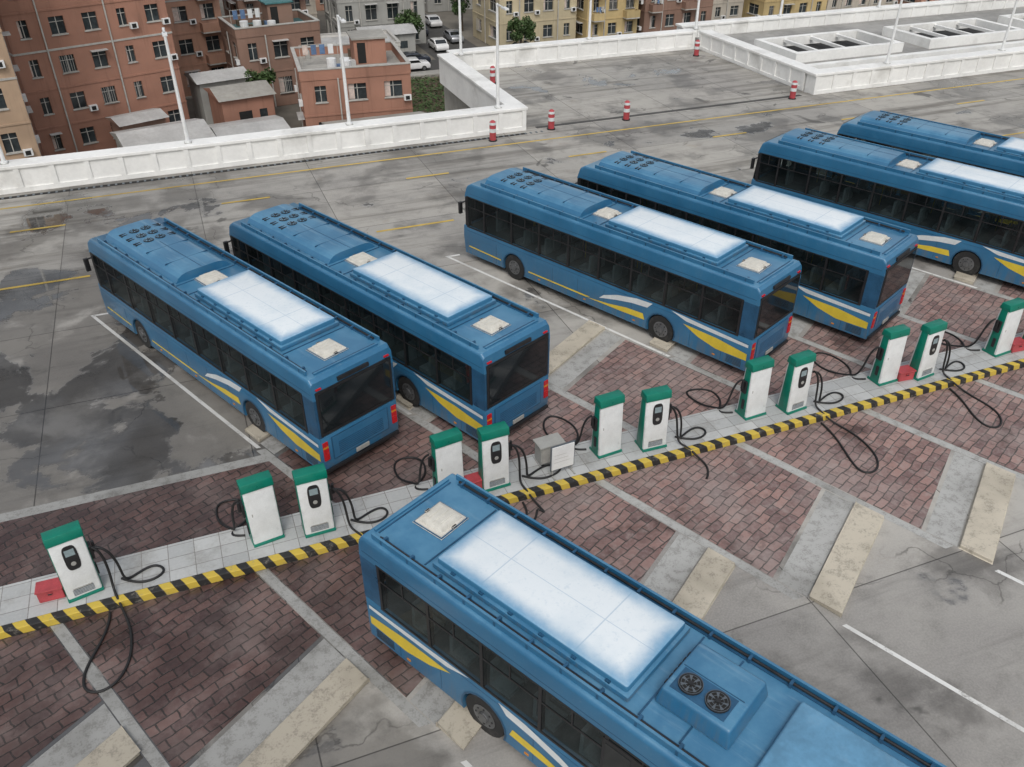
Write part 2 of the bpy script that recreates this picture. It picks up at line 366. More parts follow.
# ---------------------------------------------------------------- bus
L=12.9; W=2.6; H=3.24; hw=W/2
RW,FW=3.35,L-2.75
def arch(c,r=.56,z0=.30,zc=.5):
    a0=math.asin((z0-zc)/r); pts=[]
    n=12
    for i in range(n+1):
        a=a0+(math.pi-2*a0)*i/n; pts.append((c+r*math.cos(a),zc+r*math.sin(a)))
    return pts
ZW0,ZW1=1.46,2.66
def bus_shell():
    m=MB()
    prof=[(0.04,.30),(0.0,.6),(0.0,ZW0),(L,ZW0),(L+.02,1.0),(L-.06,.30)]+arch(FW)+arch(RW)
    m.prism(prof,-hw,hw,'blue')
    me=bevel(m.mesh('lower'),.05,2,sel=lambda e: all(abs(v.co.x)>hw-.01 for v in e.verts) and all(v.co.y<.02 or v.co.y>L-.1 for v in e.verts))
    return smooth(me)
def bus_cove():
    m=MB(); prof=[(0,ZW1),(.05,H-.1),(.14,H),(L-.45,H),(L-.25,H-.12),(L-.10,ZW1)]
    m.prism(prof,-hw,hw,'blue')
    me=bevel(m.mesh('cove'),.09,4,sel=lambda e: all(v.co.z>H-.13 for v in e.verts) and abs(e.verts[0].co.x-e.verts[1].co.x)<.01)
    return smooth(me)
YS=[.55]+[.55+i*(L-2.6-.55)/7 for i in range(1,8)]+[L-1.15,L-.2]
def bus_frame():
    m=MB()
    m.box(-hw+.08,.1,ZW0-.02,hw-.08,L-.2,ZW0+.004,'interior')
    m.box(-hw+.1,.1,ZW1-.03,hw-.1,L-.3,ZW1-.001,'interior')
    for y in [.06]+YS[:-1]:
        for sx in (-1,1):
            x0,x1=sorted((sx*(hw-.012),sx*(hw-.09))); m.box(x0,y-.05,ZW0,x1,y+.05,ZW1,'black')
    for sx in (-1,1):
        x0,x1=sorted((sx*(hw-.004),sx*(hw-.16)))
        m.box(x0,.005,ZW0+.001,x1,.5,ZW1-.001,'blue2'); m.box(x0,L-.28,ZW0,x1,L-.12,ZW1,'black')
    m.box(-hw+.17,.55,ZW0,hw-.17,.62,2.4,'interior')
    for i in range(9):
        y=1.4+i*1.05
        for x in (-.98,-.52,.52,.98):
            m.box(x-.2,y,ZW0,x+.2,y+.42,ZW0+.12,'seat'); m.box(x-.2,y-.08,ZW0,x+.2,y,ZW0+.62,'seat',.03,0)
    for y in (2.5,5,7.5,10): m.cyl((-.3,y,ZW0),.018,1.15,'yellow_p',n=6); m.cyl((.3,y+.6,ZW0),.018,1.15,'yellow_p',n=6)
    m.box(-.9,L-1.5,ZW0,-.35,L-1.4,ZW0+.8,'seat')
    return m.mesh('frame')
def bus_glazing():
    m=MB()
    for sx in (-1,1):
        X=sx*(hw-.008)
        for a,b_ in zip(YS[:-1],YS[1:]):
            m.poly([(X,a+.03,ZW0+.02),(X,b_-.03,ZW0+.02),(X,b_-.03,ZW1-.01),(X,a+.03,ZW1-.01)],'glass')
    return m.mesh('glass')
def bus_trim():
    m=MB()
    for sx in (-1,1):
        x0,x1=sorted((sx*(hw-.02),sx*(hw+.006)))
        for a,b_ in zip(YS[:-1],YS[1:]):
            m.box(x0,a,ZW1-.40,x1,b_,ZW1-.365,'black')
            m.box(x0,(a+b_)/2-.015,ZW1-.362,x1,(a+b_)/2+.015,ZW1,'black')
            m.box(x0,a-.035,ZW0,x1,a+.035,ZW1-.402,'black'); m.box(x0,a-.035,ZW1-.363,x1,a+.035,ZW1,'black')
        m.box(x0,.5,ZW0-.05,x1,L-.2,ZW0,'black'); m.box(x0,.5,ZW1,x1,L-.2,ZW1+.04,'black')
        xx0,xx1=sorted((sx*(hw-.02),sx*(hw+.003)))
        for y in (1.0,2.2,4.6,5.8,7.0,8.2,11.1): m.box(xx0,y-.008,.36,xx1,y+.008,1.15,'blue2')
        m.box(xx0,.1,1.27,xx1,L-.2,1.285,'blue2')
        m.box(xx0,.1,ZW1+.16,xx1,L-.4,ZW1+.175,'blue2')
        for q in range(6): m.box(xx0,.25,.38+q*.045,xx1+.002,.8,.40+q*.045,'black')
        for y in (1.2,4.4,6.6,8.8):
            if sx>0: m.box(xx0,y,.42,hw+.015,y+.1,.46,'amber')
            else: m.box(-hw-.015,y,.42,-hw+.02,y+.1,.46,'amber')
        for c in (RW,FW):
            A=arch(c,.60); B=arch(c,.555)
            for i in range(len(A)-1):
                X=sx*(hw+.008); m.poly([(X,*A[i]),(X,*A[i+1]),(X,*B[i+1]),(X,*B[i])],'blue2')
    m.box(-hw+.16,-.025,1.60,hw-.16,.04,2.80,'glassd')
    m.box(-hw+.08,-.012,1.50,hw-.08,.02,2.88,'black')
    m.box(-.95,-.014,.62,.95,.01,1.36,'blue2')
    m.box(-.92,-.02,.65,.92,-.0,1.33,'blue')
    for q in range(7): m.box(-.75,-.026,.72+q*.06,.75,-.018,.745+q*.06,'blue2')
    for sx in (-1,1):
        x0,x1=sorted((sx*(hw-.06),sx*(hw-.22)))
        m.box(x0,-.035,.72,x1,.0,1.10,'red'); m.box(x0,-.03,1.103,x1,.0,1.16,'amber'); m.box(x0,-.03,1.163,x1,.0,1.30,'red')
        x0,x1=sorted((sx*(hw-.12),sx*(hw-.28))); m.box(x0,-.01,2.93,x1,.1,2.97,'red')
    m.box(-.22,-.03,.46,.22,.0,.58,'grey_box')
    m.box(-hw+.05,-.05,.31,hw-.05,.02,.40,'black')
    m.box(-.5,-.018,2.93,.5,.08,3.04,'black')
    m.poly([(-hw+.1,L+.012,1.25),(hw-.1,L+.012,1.25),(hw-.14,L-.09,2.80),(-hw+.14,L-.09,2.80)],'glassd')
    m.box(-.8,L-.2,2.82,.8,L-.10,3.04,'black')
    for sx in (-1,1):
        x0,x1=sorted((sx*(hw-.12),sx*(hw-.5))); m.box(x0,L-.02,.62,x1,L+.03,.82,'white_p')
        x0,x1=sorted((sx*(hw-.05),sx*(hw+.18))); m.box(x0,L-.12,2.42,x1,L-.07,2.46,'black')
        x0,x1=sorted((sx*(hw+.08),sx*(hw+.22))); m.box(x0,L-.06,1.98,x1,L+.04,2.44,'black')
    return m.mesh('trim')
def bus_graphics():
    m=MB()
    for sx in (-1,1):
        X=sx*(hw+.0045)
        def P(pts,mat,X=X): m.poly([(X,y,z) for y,z in pts],mat)
        P([(.10,.68),(1.2,.66),(1.9,.82),(2.5,1.08),(1.2,1.05),(.10,.92)],'yellow_p')
        P([(.10,1.15),(1.4,1.17),(2.4,1.20),(3.0,1.38),(1.9,1.32),(.10,1.25)],'white_p')
        P([(4.02,.62),(5.0,.58),(6.6,.56),(5.6,.66),(4.8,.80),(4.1,.84)],'yellow_p')
        P([(3.95,1.12),(4.6,1.06),(5.3,.92),(6.0,.74),(5.8,.92),(5.2,1.14),(4.4,1.30),(3.75,1.34)],'white_p')
        P([(6.6,.56),(9.4,.56),(9.4,.61),(6.4,.625)],'yellow_p')
        P([(10.85,.56),(L-.3,.60),(L-.3,.65),(10.85,.61)],'yellow_p')
    return m.mesh('graphics')
def bus_doors():
    m=MB(); X0,X1=hw-.02,hw+.012
    for y0 in (L-1.75,6.05):
        m.box(X0,y0,.42,X1,y0+1.25,2.6,'black')
        for q in (0,.63): m.box(X1-.002,y0+.06+q,.55,X1+.006,y0+.56+q,2.5,'glassd')
    return m.mesh('doors')
def bus_wheels():
    m=MB()
    for c in (RW,FW):
        for sx in (-1,1):
            m.cyl((hw-.33 if sx>0 else -hw+.03,c,.5),.5,.30,'rubber','x',28)
            xo=hw-.03 if sx>0 else -hw+.03-.012
            m.cyl((xo,c,.5),.29,.012,'hub','x',20)
            m.cyl((xo+(.012 if sx>0 else -.05),c,.5),.12,.05,'hub','x',12)
            for a in range(8):
                an=a*math.pi/4; m.cyl((xo+(.012 if sx>0 else -.018),c+.21*math.cos(an),.5+.21*math.sin(an)),.022,.018,'black','x',6)
        m.box(-hw+.36,c-.1,.4,hw-.36,c+.1,.6,'black')
    return bevel(m.mesh('wheels'),.02,2,60)
def bus_under():
    m=MB(); m.box(-hw+.12,.4,.24,hw-.12,RW-.8,.45,'black'); m.box(-hw+.12,RW+.8,.24,hw-.12,FW-.8,.45,'black'); m.box(-hw+.12,FW+.8,.26,hw-.12,L-.3,.45,'black')
    return m.mesh('chassis')
def rbox(args,w=.04,seg=3,name='p'):
    m=MB(); m.box(*args); return smooth(bevel(m.mesh(name),w,seg))
def roof_rails():
    m=MB()
    for sx in (-1,1):
        x0,x1=sorted((sx*(hw-.10),sx*(hw-.15))); m.box(x0,.35,H-.01,x1,L-.9,H+.13,'blue')
        x0,x1=sorted((sx*(hw-.17),sx*(hw-.26))); m.box(x0,.5,H,x1,L-1.0,H+.03,'blue2')
        m.cyl((sx*(hw-.20),.5,H+.055),.028,L-1.6,'black','y',8)
        for i in range(16):
            y=.6+i*.74; x0,x1=sorted((sx*(hw-.095),sx*(hw-.28))); m.box(x0,y,H+.002,x1,y+.05,H+.10,'blue2')
    for y in (.32,1.62,6.45,7.2): m.box(-hw+.3,y,H,hw-.3,y+.03,H+.018,'blue2')
    m.box(-hw+.28,.22,H,hw-.28,.27,H+.05,'blue')
    return m.mesh('rails')
def hatch():
    m=MB(); m.box(-.36,-.36,0,.36,.36,.05,'hatch'); m.box(-.31,-.31,.05,.31,.31,.13,'hatch',.05,.05)
    for q in (-.15,0,.15): m.box(-.22,q-.02,.131,.22,q+.02,.145,'hatch')
    m.box(-.40,-.40,-.004,.40,.40,.02,'blue2')
    m.box(-.06,-.39,.03,.06,-.34,.08,'black'); m.box(-.06,.34,.03,.06,.39,.08,'black')
    return smooth(bevel(m.mesh('hatch'),.015,2))
def fan(m,x,y,z,r,grey='grey_box',base='black'):
    m.cyl((x,y,z),r,.03,base,n=24); m.cyl((x,y,z+.03),r*.9,.004,'dark' if base=='black' else 'blue2',n=24)
    for i in range(7):
        a=i*2*math.pi/7; c,s=math.cos(a),math.sin(a); r0,r1=r*.2,r*.82
        m.poly([(x+r0*c,y+r0*s,z+.037),(x+r1*c-.18*r*s,y+r1*s+.18*r*c,z+.037),(x+r1*c+.1*r*s,y+r1*s-.1*r*c,z+.042)],grey)
    for rr in (.45,.75,.95):
        n=20
        for j in range(n):
            a0,a1=2*math.pi*j/n,2*math.pi*(j+1)/n
            m.poly([(x+rr*r*math.cos(a0),y+rr*r*math.sin(a0),z+.05),(x+rr*r*math.cos(a1),y+rr*r*math.sin(a1),z+.05),(x+(rr+.04)*r*math.cos(a1),y+(rr+.04)*r*math.sin(a1),z+.05),(x+(rr+.04)*r*math.cos(a0),y+(rr+.04)*r*math.sin(a0),z+.05)],grey)
    m.cyl((x,y,z+.045),r*.2,.012,'black',n=12)
def ac_front():
    m=MB()
    prof=[]; w=1.86
    for i in range(17):
        t=i/16; x=-w/2+w*t; z=.26*(1-abs(2*t-1)**6); prof.append((x,z))
    y0,y1=7.35,12.05
    for (a,b_) in zip(prof[:-1],prof[1:]):
        m.poly([(a[0],y0,H+a[1]),(b_[0],y0,H+b_[1]),(b_[0],y1,H+b_[1]),(a[0],y1,H+a[1])],'blue')
    m.poly([(x,y0,H+z) for x,z in prof],'blue'); m.poly([(x,y1,H+z) for x,z in prof][::-1],'blue')
    me=m.mesh('ac'); return smooth(me)
def ac_front_fans():
    m=MB(); z=H+.245
    for iy in range(3):
        for ix in (-1,1): fan(m,ix*.20,10.35+iy*.5,z,.165,'blue3','black')
        for ix in (-.58,.58):
            for q in range(2): m.box(ix-.11,10.25+iy*.5+q*.13,z-.02,ix+.11,10.30+iy*.5+q*.13,z+.012,'black')
    for q in (8.3,9.5): m.box(-.72,q,z-.02,.72,q+.015,z+.018,'blue2')
    m.box(-.012,7.4,z-.02,.012,10.0,z+.019,'blue2')
    return m.mesh('acf')
def ac_box():
    m=MB(); m.box(-.66,0,0,.66,1.35,.36,'blue',.07,.07); return smooth(bevel(m.mesh('acb'),.05,3))
def ac_box_fans():
    m=MB(); fan(m,.26,.40,.362,.20,'fan_grey'); fan(m,.26,.88,.362,.20,'fan_grey')
    m.box(.02,.16,.355,.50,1.12,.368,'blue2')
    for q in range(6): m.box(-.40+.14*q,.008,.05,-.32+.14*q,.03,.22,'black')
    m.box(-.02,.12,.362,-.005,1.2,.37,'blue2')
    return m.mesh('acbf')
meshes=dict(lower_body=bus_shell(),roof=bus_cove(),cabin=bus_frame(),side_windows=bus_glazing(),trim=bus_trim(),side_graphics=bus_graphics(),doors=bus_doors(),wheels=bus_wheels(),chassis=bus_under(),roof_rails=roof_rails())
hm=hatch(); acf=ac_front(); acff=ac_front_fans(); acb=ac_box(); acbf=ac_box_fans()
panel=rbox((-.88,0,0,.88,4.3,.24,'battery'),.05,3,'battery_cover')
panelb=rbox((-.95,-.07,0,.95,4.37,.13,'blue'),.03,2,'battery_base')
panel2=rbox((-.85,0,0,.85,3.6,.14,'blue3'),.05,3,'front_cover')
def clips():
    m=MB()
    for sx in (-1,1):
        for y in (.4,1.1,1.8,2.5,3.2,3.9): m.box(sx*.9-.03,y,.10,sx*.9+.03,y+.09,.17,'blue2')
    return m.mesh('clips')
cl=clips()
def bus(x,y,rz,var=0):
    e=empty('parked_bus',(x,y,0),R(rz))
    for k,me in meshes.items(): obj(k,me,e)
    obj('battery_base',panelb,e,(0,1.85,H)); obj('battery_cover',panel,e,(0,1.85,H+.03)); obj('cover_clips',cl,e,(0,1.85,H))
    obj('roof_hatch',hm,e,(-.05,1.0,H),R(2))
    if var==0:
        obj('roof_hatch_front',hm,e,(.0,6.85,H)); obj('air_conditioner',acf,e); obj('air_conditioner_fans',acff,e)
    else:
        obj('air_conditioner',acb,e,(-.02,6.5,H)); obj('air_conditioner_fans',acbf,e,(-.02,6.5,H)); obj('front_cover',panel2,e,(0,8.3,H))
bus(2.85,18.55,25.2); bus(7.3,18.15,24.6); bus(16.25,18.65,25.0); bus(21.15,18.85,25.0); bus(29.75,18.7,24.8); bus(34.7,19.6,24.8)
bus(2.72,13.0,207.3,1)

# ---------------------------------------------------------------- chargers
def charger_mesh():
    m=MB()
    m.prism([(-.24,.06),(-.16,1.66),(.16,1.66),(.24,.06)],-.36,.36,'chg_white')
    return smooth(bevel(m.mesh('cb'),.035,3))
def charger_trim():
    m=MB()
    m.prism([(-.19,1.64),(-.15,1.86),(.15,1.86),(.19,1.64)],-.385,.385,'chg_green')
    for sx in (-1,1):
        x0,x1=sorted((sx*.345,sx*.378)); m.prism([(-.17,.06),(-.11,1.66),(.11,1.66),(.17,.06)],x0,x1,'chg_green')
    m.box(-.38,-.27,.0,.38,.27,.07,'chg_green')
    return smooth(bevel(m.mesh('ct'),.015,2))
def charger_face():
    m=MB()
    def fy(z): return -.24+.08*(z-.06)/1.6-.012
    pts=[]
    w,h,zc=.15,.34,1.18
    for i in range(28):
        a=2*math.pi*i/28; c,s=math.cos(a),math.sin(a)
        x=w*math.copysign(abs(c)**.55,c); z=zc+h*math.copysign(abs(s)**.55,s); pts.append((x,z))
    m.poly([(x,fy(z),z) for x,z in pts],'black')
    n=len(pts)
    for i in range(n):
        a,b_=pts[i],pts[(i+1)%n]; m.poly([(a[0],fy(a[1]),a[1]),(b_[0],fy(b_[1]),b_[1]),(b_[0],fy(b_[1])+.02,b_[1]),(a[0],fy(a[1])+.02,a[1])],'black')
    m.poly([(-.10,fy(1.24)-.004,1.24),(.10,fy(1.24)-.004,1.24),(.10,fy(1.42)-.004,1.42),(-.10,fy(1.42)-.004,1.42)],'screen')
    m.cyl((0,fy(1.0)-.012,1.02),.055,.01,'grey_box','y',14)
    m.box(-.2,fy(.32)-.003,.30,.2,fy(.3)+.02,.33,'grey_box')
    for q in range(5): m.box(-.22,fy(.14+q*.035)-.001,.14+q*.035,.22,fy(.2)+.02,.15+q*.035,'fan_grey')
    m.box(.24,.18,.9,.262,.206,.98,'grey_box')
    return m.mesh('cf')
def charger_gun():
    m=MB()
    m.box(.36,-.12,.85,.44,.08,1.25,'black'); m.box(.44,-.06,1.0,.52,.02,1.3,'black',.01,.01); m.box(.37,-.02,.3,.41,.08,.62,'black')
    return bevel(m.mesh('cg'),.015,2)
cm,ct,cf,cg=charger_mesh(),charger_trim(),charger_face(),charger_gun()
def charger(x,y,rz):
    e=empty('ev_charging_station',(x,y,.2),R(rz))
    obj('body',cm,e); obj('green_shell',ct,e); obj('control_panel',cf,e); obj('plug_holder',cg,e)
def cable(pts):
    cu=bpy.data.curves.new('cable','CURVE'); cu.dimensions='3D'; cu.bevel_depth=.03; cu.bevel_resolution=2; cu.resolution_u=10
    sp=cu.splines.new('NURBS'); sp.points.add(len(pts)-1)
    for p,q in zip(sp.points,pts): p.co=(*q,1)
    sp.order_u=4; sp.use_endpoint_u=True
    cu.materials.append(M['cable']); o=bpy.data.objects.new('charging_cable',cu); col.objects.link(o)
XA=[None,-.1,4.60,9.2,14.0,18.9,23.6,28.3]; XB=[-4.24,1.15,5.8,10.5,15.3,20.2,24.9,29.6]
rr=random.Random(3)
def j(a=.15): return rr.uniform(-a,a)
big={0,2,4,5}
for i,(xa,xb) in enumerate(zip(XA,XB)):
    charger(xb,16.10+rr.uniform(-.04,.04),rr.uniform(-4,7)+(10 if i==0 else 0))
    if i in big:
        d={0:.0,2:-1.4,4:.2,5:-.1}[i]
        cable([(xb+.46,16.0,1.45),(xb+.62,15.95,1.35),(xb+.66,15.9,.75),(xb+.62,15.85,.26),(xb+.68,15.6,.25),(xb+.78,15.25,.06),(xb+1.0+j(),14.6,.03),(xb+.9+j(),13.7-d,.03),(xb+.5+j(),13.1-d,.03),(xb+.1+j(),13.2-d,.03),(xb+.1+j(),13.9-d*.6,.04),(xb+.4+j(),14.8,.03),(xb+.5,15.3,.05)])
    else:
        cable([(xb+.46,16.0,1.45),(xb+.64,15.95,1.3),(xb+.7,15.9,.7),(xb+.7,15.8,.24),(xb+.9,15.55,.24),(xb+1.05,15.2,.06),(xb+1.0+j(),14.7,.03),(xb+.8,14.4+j(),.03)])
    cable([(xb+.46,16.05,1.4),(xb+.72,16.0,1.4),(xb+.9,15.95,.8),(xb+.85,15.95,.25),(xb+1.1,16.1,.23),(xb+1.6+j(),16.35,.23),(xb+1.9+j(),16.0,.23),(xb+1.5,15.75,.23),(xb+1.1,15.8,.24),(xb+.8,16.1,.23)])
    if xa is None: continue
    charger(xa,16.30+rr.uniform(-.04,.04),180+rr.uniform(2,9))
    cable([(xa-.44,16.4,1.45),(xa-.62,16.45,1.4),(xa-.7,16.5,.8),(xa-.68,16.7,.25),(xa-.85,17.0,.18),(xa-1.1+j(),17.4,.03),(xa-1.2+j(),18.2,.03),(xa-.7+j(),18.5+j(.3),.03),(xa-.2,18.0,.03),(xa-.3,17.3,.03),(xa-.7,16.95,.12),(xa-.9,16.6,.23),(xa-.5,16.5,.23)])
def sign(x,y):
    e=empty('notice_board',(x,y,.2),R(4)); m=MB()
    for sx in (-.3,.3): m.box(sx-.015,-.02,0,sx+.015,.02,.95,'grey_box'); m.box(sx-.02,-.2,0,sx+.02,.2,.03,'grey_box')
    obj('stand',m.mesh('s'),e); m=MB(); m.box(-.33,-.045,.22,.33,-.021,.97,'pole'); m.box(-.36,-.02,.18,.36,.0,1.01,'fan_grey')
    for q in range(3): m.box(-.26,-.047,.45+q*.12,.22-.06*(q%3),-.0455,.458+q*.12,'grey_box')
    obj('board',m.mesh('s'),e)
sign(7.65,15.85)
def ebox(x,y):
    e=empty('electrical_box',(x,y,.2),R(3)); m=MB(); m.box(-.34,-.2,.05,.34,.2,.62,'grey_box'); obj('case',bevel(m.mesh('b'),.02),e)
    m=MB(); m.box(-.38,-.24,.622,.38,.24,.66,'grey_box'); m.box(-.3,-.215,.1,.3,-.203,.58,'frame'); m.box(-.3,-.18,0,-.22,.18,.05,'black'); m.box(.22,-.18,0,.3,.18,.05,'black'); m.box(.2,-.23,.3,.23,-.216,.4,'black'); obj('lid_and_door',m.mesh('b'),e)
ebox(7.55,16.5)
for x in (-4.9,5.2,19.55,24.25):
    e=empty('fire_extinguisher_box',(x,16.15,.2),R(rr.uniform(-8,8))); m=MB(); m.box(-.27,-.17,0,.27,.17,.3,'rust_red'); obj('case',bevel(m.mesh('f'),.02),e)
    m=MB(); m.box(-.29,-.19,.302,.29,.19,.34,'rust_red'); m.box(-.05,-.2,.2,.05,-.172,.26,'black'); obj('lid',bevel(m.mesh('f'),.01),e)
for (x,y) in ((15.8,43.2),(19.6,43.9),(24.4,43.9),(36.2,44.0),(19.9,54.3),(36.6,56.0)):
    e=empty('traffic_bollard',(x,y,0)); m=MB()
    m.cyl((0,0,0),.24,.06,'black',n=16); m.cyl((0,0,.06),.18,.42,'rust_red',n=16); m.cyl((0,0,.48),.183,.2,'white_p',n=16); m.cyl((0,0,.68),.18,.2,'rust_red',n=16); m.cyl((0,0,.88),.183,.14,'white_p',n=16); m.cyl((0,0,1.02),.18,.09,'rust_red',n=16,r2=.08)
    obj('post',m.mesh('b'),e)
def lamp(x,y,h=5.4,z=1.29,ang=0):
    e=empty('street_lamp',(x,y,z),R(ang)); m=MB()
    m.cyl((0,0,0),.10,h,'pole',n=10,r2=.065); m.cyl((0,0,0),.16,.12,'pole',n=10); m.box(-.18,-.18,-.02,.18,.18,.02,'grey_box')
    m.box(-.03,-1.0,h-.08,.03,.03,h-.02,'pole'); m.box(-.11,-1.45,h-.1,.11,-.85,h-.02,'pole'); m.box(-.08,-1.4,h-.115,.08,-.9,h-.101,'screen')
    obj('pole_and_head',m.mesh('l'),e)
for x in (-16.4,-8.1,.15,8.3,16.7): lamp(x,44.75)
for x,y in ((18.7,57.2),(28.9,58.4),(38.0,58.6),(47,60.4),(57,60.4),(67,60.4),(44,44.8),(54,44.8),(64,44.8)): lamp(x,y)

# ---------------------------------------------------------------- buildings
def colmat(name,c,dirt=None):
    if name not in M:
        b=NB(name); P=b.pos(); n1=b.noise(P,.25,4); mp=b.n('ShaderNodeMapping',None,Vector=P); mp.inputs['Scale'].default_value=(1.6,1.6,.12)
        sk=b.noise(mp.outputs[0],1.0,5,.7); n3=b.noise(P,2.5,4)
        cc=b.mix(b.mr(n1,.3,.7),tuple(x*.82 for x in c),tuple(x*1.1 for x in c))
        cc=b.mix(b.mr(sk,.5,.75,0,.55),cc,tuple(x*.45 for x in c)); cc=b.mix(b.mr(n3,.5,.8,0,.3),cc,tuple(x*.7+.06 for x in c))
        M[name]=b.out(cc,.8)
    return name
TERRA=colmat('terracotta_render',(.36,.185,.13)); TERR2=colmat('terracotta_light',(.42,.24,.17)); TAN=colmat('tan_render',(.45,.32,.22))
YEL=colmat('yellow_render',(.50,.43,.29)); BEI=colmat('beige_render',(.46,.42,.36)); GRY=colmat('grey_render',(.35,.35,.33)); YE2=colmat('ochre_render',(.52,.40,.20)); BRN=colmat('brown_render',(.26,.16,.12)); WHT=colmat('white_render',(.58,.57,.54))
def facade(m,o,u,w,h,bays,floors,wall,rg,ww=.5,wh=.5,balc=0.0):
    nrm=Vector((u.y,-u.x,0)); Z=Vector((0,0,1)); cw,ch=w/bays,h/floors
    def q(a,b_,c,d,mat): m.poly([a,b_,c,d],mat)
    def bx(x0,x1,z0,z1,d0,d1,mat):
        P=[o+u*x+Z*z+nrm*d for d in (d0,d1) for (x,z) in ((x0,z0),(x1,z0),(x1,z1),(x0,z1))]
        for f in ((4,5,6,7),(0,1,5,4),(1,2,6,5),(2,3,7,6),(3,0,4,7)): m.poly([P[i] for i in f],mat)
    for i in range(bays):
        for k in range(floors):
            x0,x1=i*cw,(i+1)*cw; z0,z1=k*ch,(k+1)*ch
            f=ww*(1.0 if (i%3) else .62)
            a,b_=x0+cw*(1-f)/2,x1-cw*(1-f)/2; c,d=z0+ch*(.36 if wh<.6 else .2),z0+ch*(.36+wh if wh<.6 else .85)
            p=lambda x,z,dd=0: o+u*x+Z*z+nrm*dd
            q(p(x0,z0),p(x1,z0),p(x1,c),p(x0,c),wall); q(p(x0,d),p(x1,d),p(x1,z1),p(x0,z1),wall)
            q(p(x0,c),p(a,c),p(a,d),p(x0,d),wall); q(p(b_,c),p(x1,c),p(x1,d),p(b_,d),wall)
            r=-.22
            q(p(a,c),p(b_,c),p(b_,c,r),p(a,c,r),'frame'); q(p(a,d,r),p(b_,d,r),p(b_,d),p(a,d),wall)
            q(p(a,c),p(a,c,r),p(a,d,r),p(a,d),wall); q(p(b_,c,r),p(b_,c),p(b_,d),p(b_,d,r),wall)
            q(p(a,c,r),p(b_,c,r),p(b_,d,r),p(a,d,r),'bglass')
            if rg.random()<.3: xx=a+(b_-a)*rg.uniform(.2,.5); bx(a+.04,xx,c+.05,d-.05,r+.003,r+.02,'cloth2')
            mid=(a+b_)/2; bx(mid-.035,mid+.035,c,d,r+.021,r+.06,'frame'); bx(a,b_,c+(d-c)*.68,c+(d-c)*.68+.05,r+.022,r+.055,'frame')
            bx(a-.08,b_+.08,c-.1,c-.001,-.0,.1,'frame')
            t=rg.random()
            if t<.28: bx(b_+.06,b_+.75,c-.35,c+.15,.02,.38,'pole'); bx(b_+.2,b_+.6,c-.28,c+.08,.38,.39,'dark')
            elif t<.42: bx(a-.1,b_+.1,d+.02,d+.08,.0,.6,'metalroof')
            elif t<.58:
                for g_ in range(int((b_-a)/.2)): bx(a+g_*.2,a+g_*.2+.03,c,d,.12,.15,'frame')
                bx(a,b_,c-.02,c+.02,.02,.18,'frame')
            if balc and (i%2==0) and k>0:
                bx(a-.4,b_+.4,z0-.1,z0+.04,.0,1.1,'frame'); bx(a-.4,b_+.4,z0+.04,z0+.95,1.0,1.1,wall); bx(a-.4,a-.3,z0+.04,z0+.95,0,1.0,wall); bx(b_+.3,b_+.4,z0+.04,z0+.95,0,1.0,wall)
                if rg.random()<.6:
                    for lx in range(3): bx(a+lx*.45,a+lx*.45+.32,z0+1.1,z0+1.75,.8,.83,rg.choice(['cloth1','cloth2','frame']))
    for k in range(1,floors+1): bx(0,w,k*ch-.10,k*ch+.06,.001,.06,'frame' if k%3==0 else wall)
    for i in range(1,bays,2): bx(i*cw-.06,i*cw+.06,0,h,.065,.17,'frame')
